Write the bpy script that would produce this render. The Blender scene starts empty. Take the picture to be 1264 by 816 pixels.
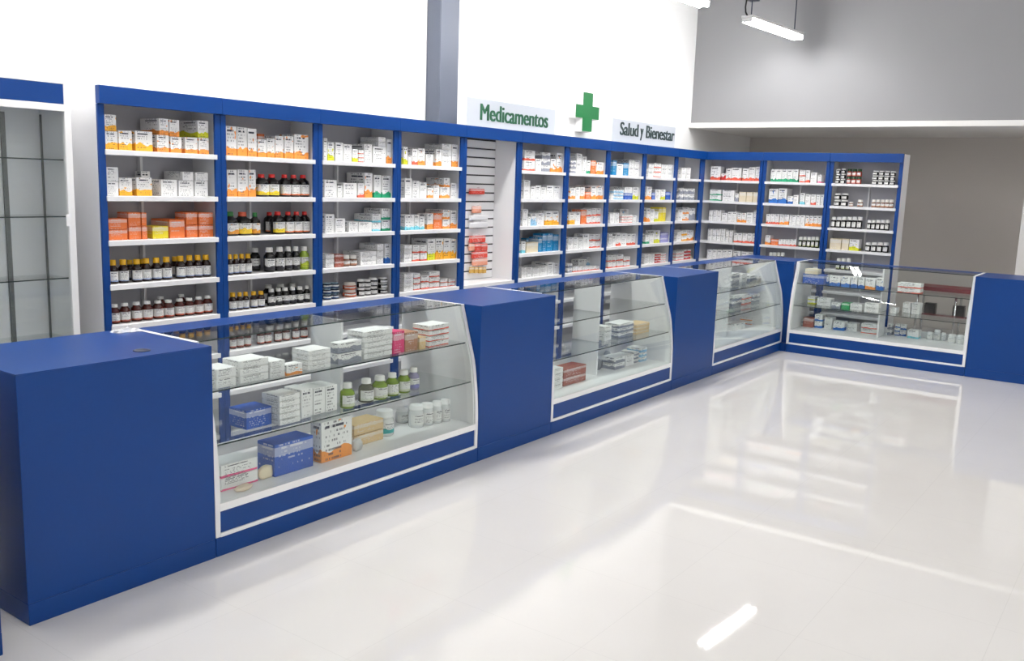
import bpy, bmesh, math, random
from mathutils import Matrix, Vector
random.seed(7)
SC = bpy.context.scene
COL = SC.collection

# ------------------------------------------------------------------ camera
F_PX, YAW, PITCH, ROLL = 1127.5646, 0.95, -0.1625, 0.0344
CAM = Vector((-0.7879, -3.2512, 1.6859))
_fw = Vector((math.sin(YAW)*math.cos(PITCH), math.cos(YAW)*math.cos(PITCH), math.sin(PITCH)))
_rt = Vector((math.cos(YAW), -math.sin(YAW), 0)); _up = _rt.cross(_fw)
RT = _rt*math.cos(ROLL) + _up*math.sin(ROLL)
UP = -_rt*math.sin(ROLL) + _up*math.cos(ROLL)
FW = _fw
def un(u, v, ax, val):
    """point of the plane ax=val that the photo shows at pixel (u, v)"""
    d = FW + RT*((u-632)/F_PX) - UP*((v-408)/F_PX)
    i = 'XYZ'.index(ax)
    return CAM + d*((val-CAM[i])/d[i])
cd = bpy.data.cameras.new('camera'); cam = bpy.data.objects.new('camera', cd); COL.objects.link(cam)
cam.matrix_world = Matrix(((RT.x, UP.x, -FW.x, CAM.x), (RT.y, UP.y, -FW.y, CAM.y), (RT.z, UP.z, -FW.z, CAM.z), (0, 0, 0, 1)))
cd.sensor_fit = 'HORIZONTAL'; cd.sensor_width = 36; cd.lens = F_PX/1264*36; cd.clip_start = 0.05
SC.camera = cam

# ------------------------------------------------------------------ materials
def srgb(r, g, b):
    f = lambda c: c/12.92 if c <= .04045 else ((c+.055)/1.055)**2.4
    return (f(r/255), f(g/255), f(b/255), 1)
def mat(name):
    m = bpy.data.materials.new(name); m.use_nodes = True
    nt = m.node_tree
    return m, nt, nt.nodes['Principled BSDF']
def plain(name, col, rough=.5, metal=0, spec=.5, noise=0, nscale=30, bump=0):
    m, nt, b = mat(name)
    b.inputs['Base Color'].default_value = col; b.inputs['Roughness'].default_value = rough
    b.inputs['Metallic'].default_value = metal; b.inputs['Specular IOR Level'].default_value = spec
    if noise or bump:
        tc = nt.nodes.new('ShaderNodeTexCoord'); nz = nt.nodes.new('ShaderNodeTexNoise')
        nz.inputs['Scale'].default_value = nscale; nz.inputs['Detail'].default_value = 4
        nt.links.new(tc.outputs['Object'], nz.inputs['Vector'])
        if noise:
            mx = nt.nodes.new('ShaderNodeMix'); mx.data_type = 'RGBA'
            mx.inputs[6].default_value = [c*(1-noise) for c in col[:3]]+[1]
            mx.inputs[7].default_value = [min(1, c*(1+noise)) for c in col[:3]]+[1]
            nt.links.new(nz.outputs['Fac'], mx.inputs[0]); nt.links.new(mx.outputs[2], b.inputs['Base Color'])
        if bump:
            bp = nt.nodes.new('ShaderNodeBump'); bp.inputs['Strength'].default_value = bump; bp.inputs['Distance'].default_value = .002
            nt.links.new(nz.outputs['Fac'], bp.inputs['Height']); nt.links.new(bp.outputs['Normal'], b.inputs['Normal'])
    return m
def emit(name, col, s):
    m, nt, b = mat(name)
    b.inputs['Base Color'].default_value = (.9, .9, .9, 1)
    b.inputs['Emission Color'].default_value = col; b.inputs['Emission Strength'].default_value = s
    return m
def glass(name, tint, ior=1.45, rough=0.0):
    m = bpy.data.materials.new(name); m.use_nodes = True; nt = m.node_tree; nt.nodes.clear()
    o = nt.nodes.new('ShaderNodeOutputMaterial'); t = nt.nodes.new('ShaderNodeBsdfTransparent'); g = nt.nodes.new('ShaderNodeBsdfGlossy')
    lw = nt.nodes.new('ShaderNodeLayerWeight'); lw.inputs['Blend'].default_value = .5; mx = nt.nodes.new('ShaderNodeMixShader')
    t.inputs[0].default_value = tint; g.inputs['Roughness'].default_value = rough
    n = N(nt); f0 = ((ior-1)/(ior+1))**2
    sch = n.m('ADD', n.m('MULTIPLY', n.m('POWER', lw.outputs['Facing'], 5.0), 1-f0), f0)   # Schlick's reflectance, the same from both faces
    nt.links.new(sch, mx.inputs[0]); nt.links.new(t.outputs[0], mx.inputs[1]); nt.links.new(g.outputs[0], mx.inputs[2])
    nt.links.new(mx.outputs[0], o.inputs[0])
    return m

class N:
    """tiny node-graph helper"""
    def __init__(s, nt): s.nt = nt
    def m(s, op, a, b=None, c=None):
        n = s.nt.nodes.new('ShaderNodeMath'); n.operation = op
        for i, x in enumerate((a, b, c)):
            if x is None: continue
            if isinstance(x, (int, float)): n.inputs[i].default_value = x
            else: s.nt.links.new(x, n.inputs[i])
        return n.outputs[0]
    def mix(s, f, a, b):
        n = s.nt.nodes.new('ShaderNodeMix'); n.data_type = 'RGBA'
        for i, x in ((0, f), (6, a), (7, b)):
            if isinstance(x, (int, float)): n.inputs[i].default_value = x
            elif isinstance(x, tuple): n.inputs[i].default_value = x
            else: s.nt.links.new(x, n.inputs[i])
        return n.outputs[2]
    def xyz(s, x, y, z):
        n = s.nt.nodes.new('ShaderNodeCombineXYZ')
        for i, q in enumerate((x, y, z)):
            if isinstance(q, (int, float)): n.inputs[i].default_value = q
            else: s.nt.links.new(q, n.inputs[i])
        return n.outputs[0]
    def noise(s, v, scale, detail=1):
        n = s.nt.nodes.new('ShaderNodeTexNoise'); n.inputs['Scale'].default_value = scale; n.inputs['Detail'].default_value = detail
        s.nt.links.new(v, n.inputs['Vector']); return n.outputs['Fac']
    def white(s, v):
        n = s.nt.nodes.new('ShaderNodeTexWhiteNoise'); n.noise_dimensions = '3D'; s.nt.links.new(v, n.inputs['Vector']); return n.outputs['Value']

def printed(name, rough=.45, solid=False, base=(.86, .86, .85, 1), ink=(.03, .035, .06, 1), attr=False):
    """printed packaging: paper with rows of small print; the object's own colour is its accent, alpha the height of the colour band"""
    m, nt, b = mat(name); n = N(nt)
    tc = nt.nodes.new('ShaderNodeTexCoord'); sp = nt.nodes.new('ShaderNodeSeparateXYZ'); nt.links.new(tc.outputs['Generated'], sp.inputs[0])
    oi = nt.nodes.new('ShaderNodeObjectInfo')
    x, y, z = sp.outputs; rnd = oi.outputs['Random']; acc = oi.outputs['Color']; alp = oi.outputs['Alpha']
    if attr:                                  # many cartons in one mesh: the same values come from its attributes
        def at(nm):
            q = nt.nodes.new('ShaderNodeAttribute'); q.attribute_name = nm; return q
        nt.links.new(at('gen').outputs['Vector'], sp.inputs[0]); rnd = at('rnd').outputs['Fac']
        q = at('acc'); acc = q.outputs['Color']; alp = q.outputs['Alpha']
    side = n.m('LESS_THAN', x, .02)                       # the left end is printed too, along its depth
    x = n.m('ADD', n.m('MULTIPLY', x, n.m('SUBTRACT', 1.0, side)), n.m('MULTIPLY', y, side))
    u = n.m('ADD', x, n.m('MULTIPLY', side, 5.3))
    ru = n.m('MULTIPLY', rnd, 37.0)
    # colour band with a wavy upper edge
    wave = n.noise(n.xyz(n.m('ADD', n.m('MULTIPLY', u, 2.2), ru), ru, 0.0), 1.0, 1)
    lim = n.m('MULTIPLY', alp, n.m('ADD', n.m('MULTIPLY', wave, 1.6), .2))
    band = n.m('LESS_THAN', z, lim)
    # rows of print
    row = n.m('FLOOR', n.m('MULTIPLY', z, 9.0))
    fr = n.m('FRACT', n.m('MULTIPLY', z, 9.0))
    inrow = n.m('MULTIPLY', n.m('GREATER_THAN', fr, .3), n.m('LESS_THAN', fr, .78))
    rk = n.white(n.xyz(row, ru, 3.0))
    word = n.noise(n.xyz(n.m('MULTIPLY', u, 20.0), n.m('MULTIPLY', row, 7.3), ru), 1.0, 2)
    on = n.m('GREATER_THAN', word, n.m('ADD', .44, n.m('MULTIPLY', rk, .17)))
    mg = n.m('MULTIPLY', n.m('GREATER_THAN', x, .10), n.m('LESS_THAN', x, n.m('ADD', .55, n.m('MULTIPLY', rk, .38))))
    rowon = n.m('GREATER_THAN', rk, .18)
    txt = n.m('MULTIPLY', n.m('MULTIPLY', inrow, on), n.m('MULTIPLY', mg, rowon))
    # side faces (x at 0 or 1) take print all over too
    # heavy title row
    title = n.m('MULTIPLY', n.m('MULTIPLY', n.m('GREATER_THAN', z, .82), n.m('LESS_THAN', z, .885)),
                n.m('MULTIPLY', n.m('GREATER_THAN', n.noise(n.xyz(n.m('MULTIPLY', u, 9.0), ru, 1.0), 1.0, 3), .42), n.m('LESS_THAN', n.m('ABSOLUTE', n.m('SUBTRACT', x, .42)), .30)))
    notop = n.m('LESS_THAN', z, .985)
    txt = n.m('MULTIPLY', n.m('MAXIMUM', n.m('MULTIPLY', txt, .75), title), notop)
    if solid:
        c = n.mix(n.m('MULTIPLY', n.m('MULTIPLY', n.m('GREATER_THAN', z, .62), n.m('LESS_THAN', z, .9)), notop), acc, n.mix(.6, base, acc))
        c = n.mix(n.m('MULTIPLY', txt, .75), c, (.8, .8, .82, 1))
    else:
        c = n.mix(n.m('MULTIPLY', band, notop), base, acc)
        # a second, paler blob of the accent higher up
        blob = n.m('GREATER_THAN', n.noise(n.xyz(n.m('ADD', n.m('MULTIPLY', u, 3.0), ru), n.m('MULTIPLY', z, 4.0), ru), 1.0, 0), .755)
        c = n.mix(n.m('MULTIPLY', n.m('MULTIPLY', blob, notop), n.m('GREATER_THAN', alp, .23)), c, acc)
        c = n.mix(txt, c, ink)
    nt.links.new(c, b.inputs['Base Color']); b.inputs['Roughness'].default_value = rough
    return m

M = {}
M['wall_white'] = plain('white wall paint', (.86, .86, .86, 1), .75, noise=.01, nscale=3, bump=.15)
M['wall_grey'] = plain('grey wall paint', (.285, .285, .295, 1), .8, noise=.03, nscale=2, bump=.15)
M['wall_taupe'] = plain('warm grey wall paint', (.70, .665, .63, 1), .8, noise=.03, nscale=2, bump=.15)
M['ceiling'] = plain('white ceiling paint', (.75, .75, .75, 1), .9, noise=.02, nscale=2)
M['slab'] = plain('white ledge paint', (.88, .87, .85, 1), .7, noise=.02, nscale=6)
M['column'] = plain('blue grey steel paint', srgb(84, 90, 104), .5, noise=.05, nscale=4)
M['blue'] = plain('blue laminate', srgb(5, 59, 128), .36, spec=.3, noise=.04, nscale=60, bump=.03)
M['white'] = plain('white melamine', (.84, .84, .85, 1), .4, noise=.01, nscale=40, bump=.02)
M['back'] = plain('pale grey back board', (.50, .50, .54, 1), .5, noise=.01, nscale=40)
M['trim'] = plain('white edge trim', (.9, .9, .9, 1), .35, noise=.01, nscale=40)
M['groove'] = plain('dark groove', (.02, .02, .022, 1), .6)
M['rail'] = plain('slotted steel rail', (.16, .17, .17, 1), .4, metal=.6, noise=.4, nscale=160)
M['chrome'] = plain('chrome', (.75, .76, .78, 1), .18, metal=1, noise=.02)
M['black'] = plain('black plastic', (.012, .012, .014, 1), .35, noise=.1)
M['navy'] = plain('dark navy metal', srgb(40, 48, 72), .45, noise=.1)
M['maroon'] = plain('maroon vinyl', srgb(120, 22, 36), .45, noise=.08, nscale=40)
M['glass'] = glass('clear glass', (.97, .988, .982, 1))
M['glass_edge'] = plain('green black glass edge', (.012, .03, .028, 1), .2)
M['cab_glass'] = glass('cabinet glass', (.97, .985, .98, 1), 1.4)
M['tube'] = emit('lit led tube', (1, .985, .965, 1), 104)
M['tube_fill'] = emit('led tube of the added fill rows', (1, .985, .965, 1), 36)  # weaker glow for the added fill rows, which stay out of view
M['housing'] = plain('white lamp housing', (.8, .8, .8, 1), .4, noise=.02)
M['acrylic'] = plain('frosted white acrylic', srgb(180, 185, 194), .3, noise=.01)
M['acrylic_grey'] = plain('frosted grey acrylic', srgb(184, 189, 198), .3, noise=.01)
M['green_sign'] = plain('green sign vinyl', srgb(6, 100, 50), .4, noise=.03)
M['green_dark'] = plain('dark green lettering', srgb(12, 78, 50), .5, noise=.03)
M['slate_text'] = plain('slate green lettering', srgb(26, 48, 48), .5, noise=.03)
M['card'] = printed('printed carton')
M['solid'] = printed('coloured carton', solid=True)
M['card_many'] = printed('printed cartons', attr=True)
M['solid_many'] = printed('coloured cartons', solid=True, attr=True)
M['label'] = printed('paper label', base=(.82, .82, .80, 1))
def colored(name, rough, trans=0, spec=.5):
    m, nt, b = mat(name); oi = nt.nodes.new('ShaderNodeObjectInfo')
    nt.links.new(oi.outputs['Color'], b.inputs['Base Color']); b.inputs['Roughness'].default_value = rough
    b.inputs['Transmission Weight'].default_value = trans; b.inputs['Specular IOR Level'].default_value = spec
    return m
M['bottle'] = colored('bottle plastic', .15)
M['cap'] = colored('cap plastic', .4)
M['liquid'] = colored('tinted clear plastic', .12, .55)
M['paper'] = plain('crumpled clear paper', (.75, .76, .78, 1), .35, noise=.1, nscale=60)
M['pouch'] = colored('soft pouch', .5)

def floor_mat():
    m, nt, b = mat('polished white porcelain tiles'); n = N(nt)
    tc = nt.nodes.new('ShaderNodeTexCoord'); sp = nt.nodes.new('ShaderNodeSeparateXYZ'); nt.links.new(tc.outputs['Object'], sp.inputs[0])
    T = 0.6
    def joint(o):
        f = n.m('FRACT', n.m('DIVIDE', n.m('ADD', o, 60.17), T)); return n.m('LESS_THAN', n.m('ABSOLUTE', n.m('SUBTRACT', f, .5)), .0018)
    j = n.m('MAXIMUM', joint(sp.outputs[0]), joint(sp.outputs[1]))
    cl = n.noise(tc.outputs['Object'], 1.3, 4)
    c = n.mix(cl, (.70, .68, .655, 1), (.77, .755, .735, 1))
    c = n.mix(n.m('MULTIPLY', j, .3), c, (.5, .49, .47, 1))
    nt.links.new(c, b.inputs['Base Color'])
    rn = n.m('ADD', .012, n.m('MULTIPLY', n.noise(tc.outputs['Object'], 2.3, 3), .03))
    nt.links.new(rn, b.inputs['Roughness'])
    b.inputs['Specular IOR Level'].default_value = .55
    return m
M['floor'] = floor_mat()

# ------------------------------------------------------------------ mesh helpers
def link(name, me, m=None, parent=None, mats=None):
    o = bpy.data.objects.new(name, me); COL.objects.link(o)
    if m is not None and not me.materials: me.materials.append(M[m])
    if mats and not me.materials:
        for q in mats: me.materials.append(M[q])
    if parent is not None: o.parent = parent
    return o
def bm_box(bm, x0, x1, y0, y1, z0, z1, bev=0, mi=0, seg=1):
    vs = [bm.verts.new((x, y, z)) for z in (z0, z1) for y in (y0, y1) for x in (x0, x1)]
    fs = [bm.faces.new([vs[i] for i in q]) for q in ((0, 2, 3, 1), (4, 5, 7, 6), (0, 1, 5, 4), (2, 6, 7, 3), (0, 4, 6, 2), (1, 3, 7, 5))]
    for f in fs: f.material_index = mi
    if bev:
        es = list({e for f in fs for e in f.edges})
        r = bmesh.ops.bevel(bm, geom=es, offset=bev, segments=seg, profile=.5, affect='EDGES')
        for f in r['faces']: f.material_index = mi
def boxes(name, lst, m, parent=None, bev=.0015, kind=None, mats=None, seg=1):
    bm = bmesh.new()
    for q in lst: bm_box(bm, *q[:6], bev=bev, mi=(q[6] if len(q) > 6 else 0), seg=seg)
    me = bpy.data.meshes.new(name); bm.to_mesh(me); bm.free()
    o = link(name, me, m, parent, mats)
    if kind: o['kind'] = kind
    return o
def prism(name, prof, a0, a1, axis, m, parent=None, bev=0):
    """profile [(p,q)] extruded along axis ('X': profile is (y,z); 'Y': (x,z); 'Z': (x,y))"""
    def P(p, q, t): return {'X': (t, p, q), 'Y': (p, t, q), 'Z': (p, q, t)}[axis]
    bm = bmesh.new()
    A = [bm.verts.new(P(p, q, a0)) for p, q in prof]; B = [bm.verts.new(P(p, q, a1)) for p, q in prof]
    k = len(prof)
    bm.faces.new(A); bm.faces.new(B[::-1])
    for i in range(k): bm.faces.new((A[i], B[i], B[(i+1) % k], A[(i+1) % k]))
    bmesh.ops.recalc_face_normals(bm, faces=bm.faces)
    if bev: bmesh.ops.bevel(bm, geom=list(bm.edges), offset=bev, segments=1, affect='EDGES')
    me = bpy.data.meshes.new(name); bm.to_mesh(me); bm.free()
    return link(name, me, m, parent)
def lathe_me(name, prof, m, seg=18, sq=0, arc=None, smooth=True):
    """revolve [(r,z)] about z; sq>0 makes the section a rounded square; arc=(a0,a1) gives an open patch"""
    bm = bmesh.new(); rings = []
    n = seg if arc is None else seg+1
    for r, z in prof:
        ring = []
        for i in range(n):
            a = 2*math.pi*i/seg if arc is None else arc[0]+(arc[1]-arc[0])*i/seg
            c, s = math.cos(a), math.sin(a); k = r
            if sq and r > .004:
                p = 2+sq; k = r/((abs(c)**p+abs(s)**p)**(1/p))
            ring.append(bm.verts.new((k*c, k*s, z)))
        rings.append(ring)
    for A, B in zip(rings, rings[1:]):
        for i in range(n if arc is None else n-1):
            j = (i+1) % n
            try: bm.faces.new((A[i], A[j], B[j], B[i]))
            except ValueError: pass
    if arc is None:
        for R in (rings[0][::-1], rings[-1]):
            try: bm.faces.new(R)
            except ValueError: pass
    if smooth:
        for f in bm.faces: f.smooth = len(f.verts) == 4
    me = bpy.data.meshes.new(name); bm.to_mesh(me); bm.free()
    me.materials.append(M[m])
    return me
def tube(name, pts, r, m, parent=None, seg=8, closed=False):
    cu = bpy.data.curves.new(name, 'CURVE'); cu.dimensions = '3D'; cu.bevel_depth = r; cu.bevel_resolution = 2; cu.use_fill_caps = True
    s = cu.splines.new('POLY'); s.points.add(len(pts)-1)
    for p, q in zip(s.points, pts): p.co = (*q, 1)
    s.use_cyclic_u = closed
    tmp = bpy.data.objects.new('tmp', cu); COL.objects.link(tmp)
    dg = bpy.context.evaluated_depsgraph_get(); me = bpy.data.meshes.new_from_object(tmp.evaluated_get(dg))
    bpy.data.objects.remove(tmp); bpy.data.curves.remove(cu)
    me.name = name; me.materials.clear()
    for f in me.polygons: f.use_smooth = True
    return link(name, me, m, parent)
def text_me(name, s, m, width, height, depth=.004):
    cu = bpy.data.curves.new(name, 'FONT'); cu.body = s; cu.extrude = .02; cu.size = 1
    cu.offset = 0
    tmp = bpy.data.objects.new('tmp', cu); COL.objects.link(tmp)
    dg = bpy.context.evaluated_depsgraph_get(); me = bpy.data.meshes.new_from_object(tmp.evaluated_get(dg))
    bpy.data.objects.remove(tmp); bpy.data.curves.remove(cu)
    bm = bmesh.new(); bm.from_mesh(me)
    for dx in (.028, .056):
        r = bmesh.ops.duplicate(bm, geom=[f for f in bm.faces if f.index < len(me.polygons)] if dx == .028 else keep)
        if dx == .028: keep = [g for g in r['geom'] if isinstance(g, bmesh.types.BMFace)]; new = r
        else: new = r
        for v in new['geom']:
            if isinstance(v, bmesh.types.BMVert): v.co.x += .028; v.co.z += .0002
    bm.to_mesh(me); bm.free()
    xs = [v.co.x for v in me.vertices]; ys = [v.co.y for v in me.vertices]; zs = [v.co.z for v in me.vertices]
    ax, bx_, ay, by_, az, bz = min(xs), max(xs), min(ys), max(ys), min(zs), max(zs)
    for v in me.vertices:
        x = (v.co.x-ax)/(bx_-ax)*width; y = (v.co.y-ay)/(by_-ay)*height
        z = (v.co.z-az)/(bz-az)*depth
        v.co = (x, -z, y)
    me.materials.clear(); me.materials.append(M[m]); me.name = name
    return me
def thing(name, label, cat, loc=(0, 0, 0), rotz=0, group=None):
    o = bpy.data.objects.new(name, None); COL.objects.link(o); o.empty_display_size = .1
    o.location = loc; o.rotation_euler = (0, 0, rotz)
    return tag(o, label, cat, group)
LABELS = {}
def tag(o, label, cat, group=None):
    o['label'] = label; o['category'] = cat
    if group: o['group'] = group
    k = len(label.split())
    if not 4 <= k <= 16: print('LABEL LENGTH', k, label)
    if label in LABELS: print('LABEL TWICE', label)
    LABELS[label] = 1
    return o

# ------------------------------------------------------------------ key dimensions (metres)
H = .95                                   # counter height
A0, A1, B1, C1, D1, E1, G1 = .755, 1.572, 3.441, 4.243, 6.068, 6.899, 8.70
XC, Y1, Y2 = 8.64, -.07, -1.80            # end-wall counter: front plane, ends of its case
DEP = .605                                # counter depth
X0, W, YS, ZT = 1.868, .754, 1.302, 2.10  # wall shelves: first edge, module, front of fascia, height
YF = 1.34                                 # plane of the blue stiles
YB = 1.585                                # back of the shelves
XS = 9.41                                 # front of the end-wall shelves' fascia
YW = 1.75                                 # long white wall
XL, XW = 9.79, 11.82                      # ledge front, wall under the mezzanine
TIERS = (1.776, 1.534, 1.297, 1.060, .840, .600, .355)

# ------------------------------------------------------------------ room
boxes('floor', [(-5, XW+.3, -8, YW+.2, -.12, 0)], 'floor', bev=0, kind='structure')
boxes('wall_left', [(-5, XW+.3, YW, YW+.2, 0, 5.2)], 'wall_white', bev=0, kind='structure')
boxes('wall_back', [(XL+.06, XL+.26, -8, YW, 2.46, 5.2)], 'wall_grey', bev=0, kind='structure')
boxes('trim_1', [(XL, XW, -8, YW, 2.40, 2.46)], 'slab', bev=.003, kind='structure')          # mezzanine slab with its white edge
boxes('wall_right', [(XW, XW+.2, -8, YW, 0, 2.40)], 'wall_taupe', bev=0, kind='structure')   # under the mezzanine
boxes('wall_front', [(-5, XW+.3, -8.2, -8, 0, 5.2)], 'wall_white', bev=0, kind='structure')
boxes('wall_near', [(-5.2, -5, -8.2, YW+.2, 0, 5.2)], 'wall_white', bev=0, kind='structure')
boxes('ceiling', [(-5.2, XL+.3, -8.2, YW+.2, 5.2, 5.35)], 'ceiling', bev=0, kind='structure')
# steel column on the long wall
colm = boxes('trim_2', [(4.90, 5.125, 1.60, 1.61, 0, 5.2), (4.90, 5.125, 1.735, 1.745, 0, 5.2), (4.90, 4.915, 1.61, 1.735, 0, 5.2), (5.11, 5.125, 1.61, 1.735, 0, 5.2)], 'column', bev=.002, kind='structure')
# white pilaster under the mezzanine
p = un(1257, 300, 'X', 10.6)
boxes('trim_3', [(10.6, 10.85, p.y-.45, p.y, 0, 2.40)], 'slab', bev=.004, kind='structure')

# ------------------------------------------------------------------ lamps
def lamp(x, y, dx, label, seen, tm='tube', z=3.33):
    t = thing('batten_light', label, 'ceiling light', (x, y, z), math.atan2(-.09, 1.26), 'lit battens in a row over the counters')
    L = 1.26
    boxes('housing', [(0, L, -.062, .062, .022, .05), (0, L, -.012, .012, .004, .022)], 'housing', t, bev=.004)
    for s in (-1, 1):
        bm = bmesh.new()
        bmesh.ops.create_cone(bm, segments=12, radius1=.021, radius2=.021, depth=L-.03, cap_ends=True,
                              matrix=Matrix.Translation((L/2, s*.037, .000)) @ Matrix.Rotation(math.pi/2, 4, 'Y'))
        me = bpy.data.meshes.new('tube'); bm.to_mesh(me); bm.free()
        link('tube', me, tm, t)
    for ex in (.002, L-.014):
        boxes('lampholder', [(ex, ex+.012, -.056, .056, -.016, .024)], 'housing', t, bev=.003)
    boxes('junction_box', [(.02, .16, -.05, .05, .20, .26)], 'navy', t, bev=.006)
    tube('cable', [(.0, 0, .05), (-.035, 0, .07), (-.05, 0, .12), (-.035, 0, .18), (.0, 0, .215), (.03, 0, .225)], .008, 'black', t)
    for rx in (.09, L-.12):
        tube('hanger_rod', [(rx, 0, .07), (rx, 0, 5.19-z)], .006, 'navy', t)
    return t
names = ['rightmost lit batten light, hanging before the grey upper wall', 'second lit batten light from the grey wall, at the top edge of the photo',
         'third lit batten light from the grey wall, over the counters', 'fourth lit batten light from the grey wall, over the counters', 'fifth lit batten light from the grey wall, over the counters']
for k in range(5):
    x = 8.17-2.13*k
    lamp(x, .43+.071*(8.17-x), 0, names[k], k < 2)
# two added rows of unseen fill lamps that brighten the shop floor and counter fronts
for ly, nm in ((-3.3, 'middle'), (-6.2, 'outer')):
    for k in range(5):
        t = lamp(7.2-2.4*k, ly, 0, ['first', 'second', 'third', 'fourth', 'fifth'][k]+f' added unseen fill batten light of the {nm} row above the open shop floor', False, 'tube_fill', 4.75)
        t['group'] = 'added fill battens above the open shop floor'; t.rotation_euler.z = 0

# ------------------------------------------------------------------ wall shelf units
ORD = ['zeroth', 'first', 'second', 'third', 'fourth', 'fifth', 'sixth', 'seventh', 'eighth', 'ninth', 'tenth', 'eleventh', 'twelfth', 'thirteenth',
       'fourteenth', 'fifteenth', 'sixteenth', 'seventeenth', 'eighteenth', 'nineteenth', 'twentieth', 'twenty-first', 'twenty-second']
# unit local frame: x 0..w along the front, y 0 = fascia front, +y to the back
def unit(label, loc, rotz, w, slat=False, filler=0, divider=True):
    t = thing('shelf_unit', label, 'shelf unit', loc, rotz, 'blue and white pharmacy shelf units along the walls')
    dy = YF-YS; db = YB-YS; st = .038
    for x in (.001, w-.017):
        boxes('side_panel', [(x, x+.016, dy+.002, db, 0, ZT-.002)], 'white', t, bev=.001)
    boxes('back_panel', [(.018, w-.018, db-.012, db, .06, ZT-.004)], 'back', t, bev=0)
    boxes('fascia', [(.0005, w-.0005, 0, dy, ZT-.092, ZT)], 'blue', t, bev=.0015)
    boxes('top_panel', [(.018, w-.018, dy+.001, db-.013, ZT-.022, ZT-.003)], 'white', t, bev=0)
    for x0, x1 in ((.001, st), (w-st-filler, w-.001)):
        boxes('stile', [(x0, x1, dy-.016, dy+.001, 0, ZT-.093)], 'blue', t, bev=.0015)
    boxes('plinth', [(st+.001, w-st-filler-.001, dy, dy+.016, 0, .08)], 'blue', t, bev=.001)
    if slat:
        g = [(.018, w-.018, db-.017, db-.0125, z0, z0+.062) for z0 in [.845+.0735*i for i in range(16)]]
        boxes('slatwall', g, 'white', t, bev=.002)
        boxes('slatwall_groove', [(.018, w-.018, db-.0135, db-.0121, .845, 2.03)], 'groove', t, bev=0)
        ts = (.84, .60, .355)
    else: ts = TIERS
    for z in ts:
        boxes('shelf_board', [(.0175, w-.0175, dy-.01, db-.013, z-.0275, z), (st-.006, w-st-filler+.006, dy-.026, dy-.0165, z-.0275, z)], 'white', t, bev=.0012)
    boxes('base_board', [(.0175, w-.0175, dy-.01, db-.013, .062, .09)], 'white', t, bev=.001)
    if divider and not slat:
        zz = list(ts)
        for a, b in zip(zz, zz[1:]):
            boxes('divider', [(w/2-.008, w/2+.008, db-.045, db-.0135, b+.0005, a-.028)], 'white', t, bev=.001)
    return t
BAY = {}
desc = ['orange banded cartons and brown bottles', 'orange cartons and red capped bottles', 'white cartons and dark blue cans', 'orange and white cartons',
        'a slatted back with red hanging packs', 'teal cartons on its fourth shelf', 'orange and grey cartons', 'light blue and red marked cartons', 'lime and white cartons', 'few small cartons, beside the corner']
for i in range(10):
    u_ = unit(f'{ORD[i+1]} blue wall shelf unit from left, with {desc[i]}', (X0+i*W, YS, 0), 0, W-(.004 if i == 9 else 0), slat=(i == 4), filler=(.075 if i == 9 else 0))
desc = ['left, corner side, with red marked and white cartons', 'middle, with blue, white and orange cartons', 'right, with dark jars and cream cartons']
for j in range(3):
    unit(f'end wall blue and white shelf unit, {desc[j]}', (XS, 1.380-j*W, 0), -math.pi/2, W-.002)

# ------------------------------------------------------------------ products
STY = {  # accent colour, band height, solid?, description
 'w': ((60, 62, 70), .0, 0, 'plain white carton'), 'wo': ((240, 152, 64), .26, 0, 'orange-banded white carton'), 'wy': ((246, 178, 46), .34, 0, 'yellow-orange banded white carton'),
 'wr': ((226, 96, 70), .20, 0, 'red-marked white carton'), 'wg': ((30, 158, 112), .22, 0, 'green-based white carton'), 'wb': ((40, 108, 190), .30, 0, 'blue-based white carton'),
 'wc': ((120, 205, 222), .22, 0, 'aqua-based white carton'), 'wl': ((214, 216, 40), .30, 0, 'lime-marked white carton'), 'wp': ((226, 92, 140), .16, 0, 'pink-edged white carton'),
 'o': ((232, 122, 60), 1, 1, 'solid orange carton'), 'cy': ((14, 130, 184), 1, 1, 'solid teal-blue carton'), 'db': ((28, 84, 178), 1, 1, 'deep blue carton'),
 'yl': ((226, 208, 40), 1, 1, 'bright yellow carton'), 'pk': ((222, 62, 120), 1, 1, 'magenta pink carton'), 'cr': ((226, 214, 186), 1, 1, 'cream carton'),
 'gy': ((150, 154, 166), .5, 0, 'grey printed carton'), 'rb': ((160, 84, 66), 1, 1, 'brownish red carton'), 'li': ((150, 150, 205), 1, 1, 'lilac carton'),
 'rd': ((196, 44, 40), .6, 0, 'red printed carton'), 'lb': ((150, 196, 226), .5, 0, 'light blue carton'), 'tan': ((222, 192, 142), 1, 1, 'tan carton'),
 'lbr': ((176, 128, 100), 1, 1, 'light brown carton'), 'gr': ((40, 160, 90), 1, 1, 'green carton'),
}
_carton = {}
def carton_me(w, d, h, solid):
    k = (round(w, 3), round(d, 3), round(h, 3), solid)
    if k not in _carton:
        w, d, h = k[:3]; bm = bmesh.new(); b = min(.0012, w*.05, h*.05)
        bm_box(bm, -w/2, w/2, 0, d, 0, h-.0008, bev=b)
        bm_box(bm, -w/2+.003, w/2-.003, .0012, d*.93, h-.0008, h)         # tuck-in lid flap
        bm_box(bm, -w/2-.0004, -w/2, d*.12, d*.88, h*.04, h*.96)           # glued side flap
        me = bpy.data.meshes.new('medicine_carton'); bm.to_mesh(me); bm.free()
        me.materials.append(M['solid' if solid else 'card']); _carton[k] = me
    return _carton[k]
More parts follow.
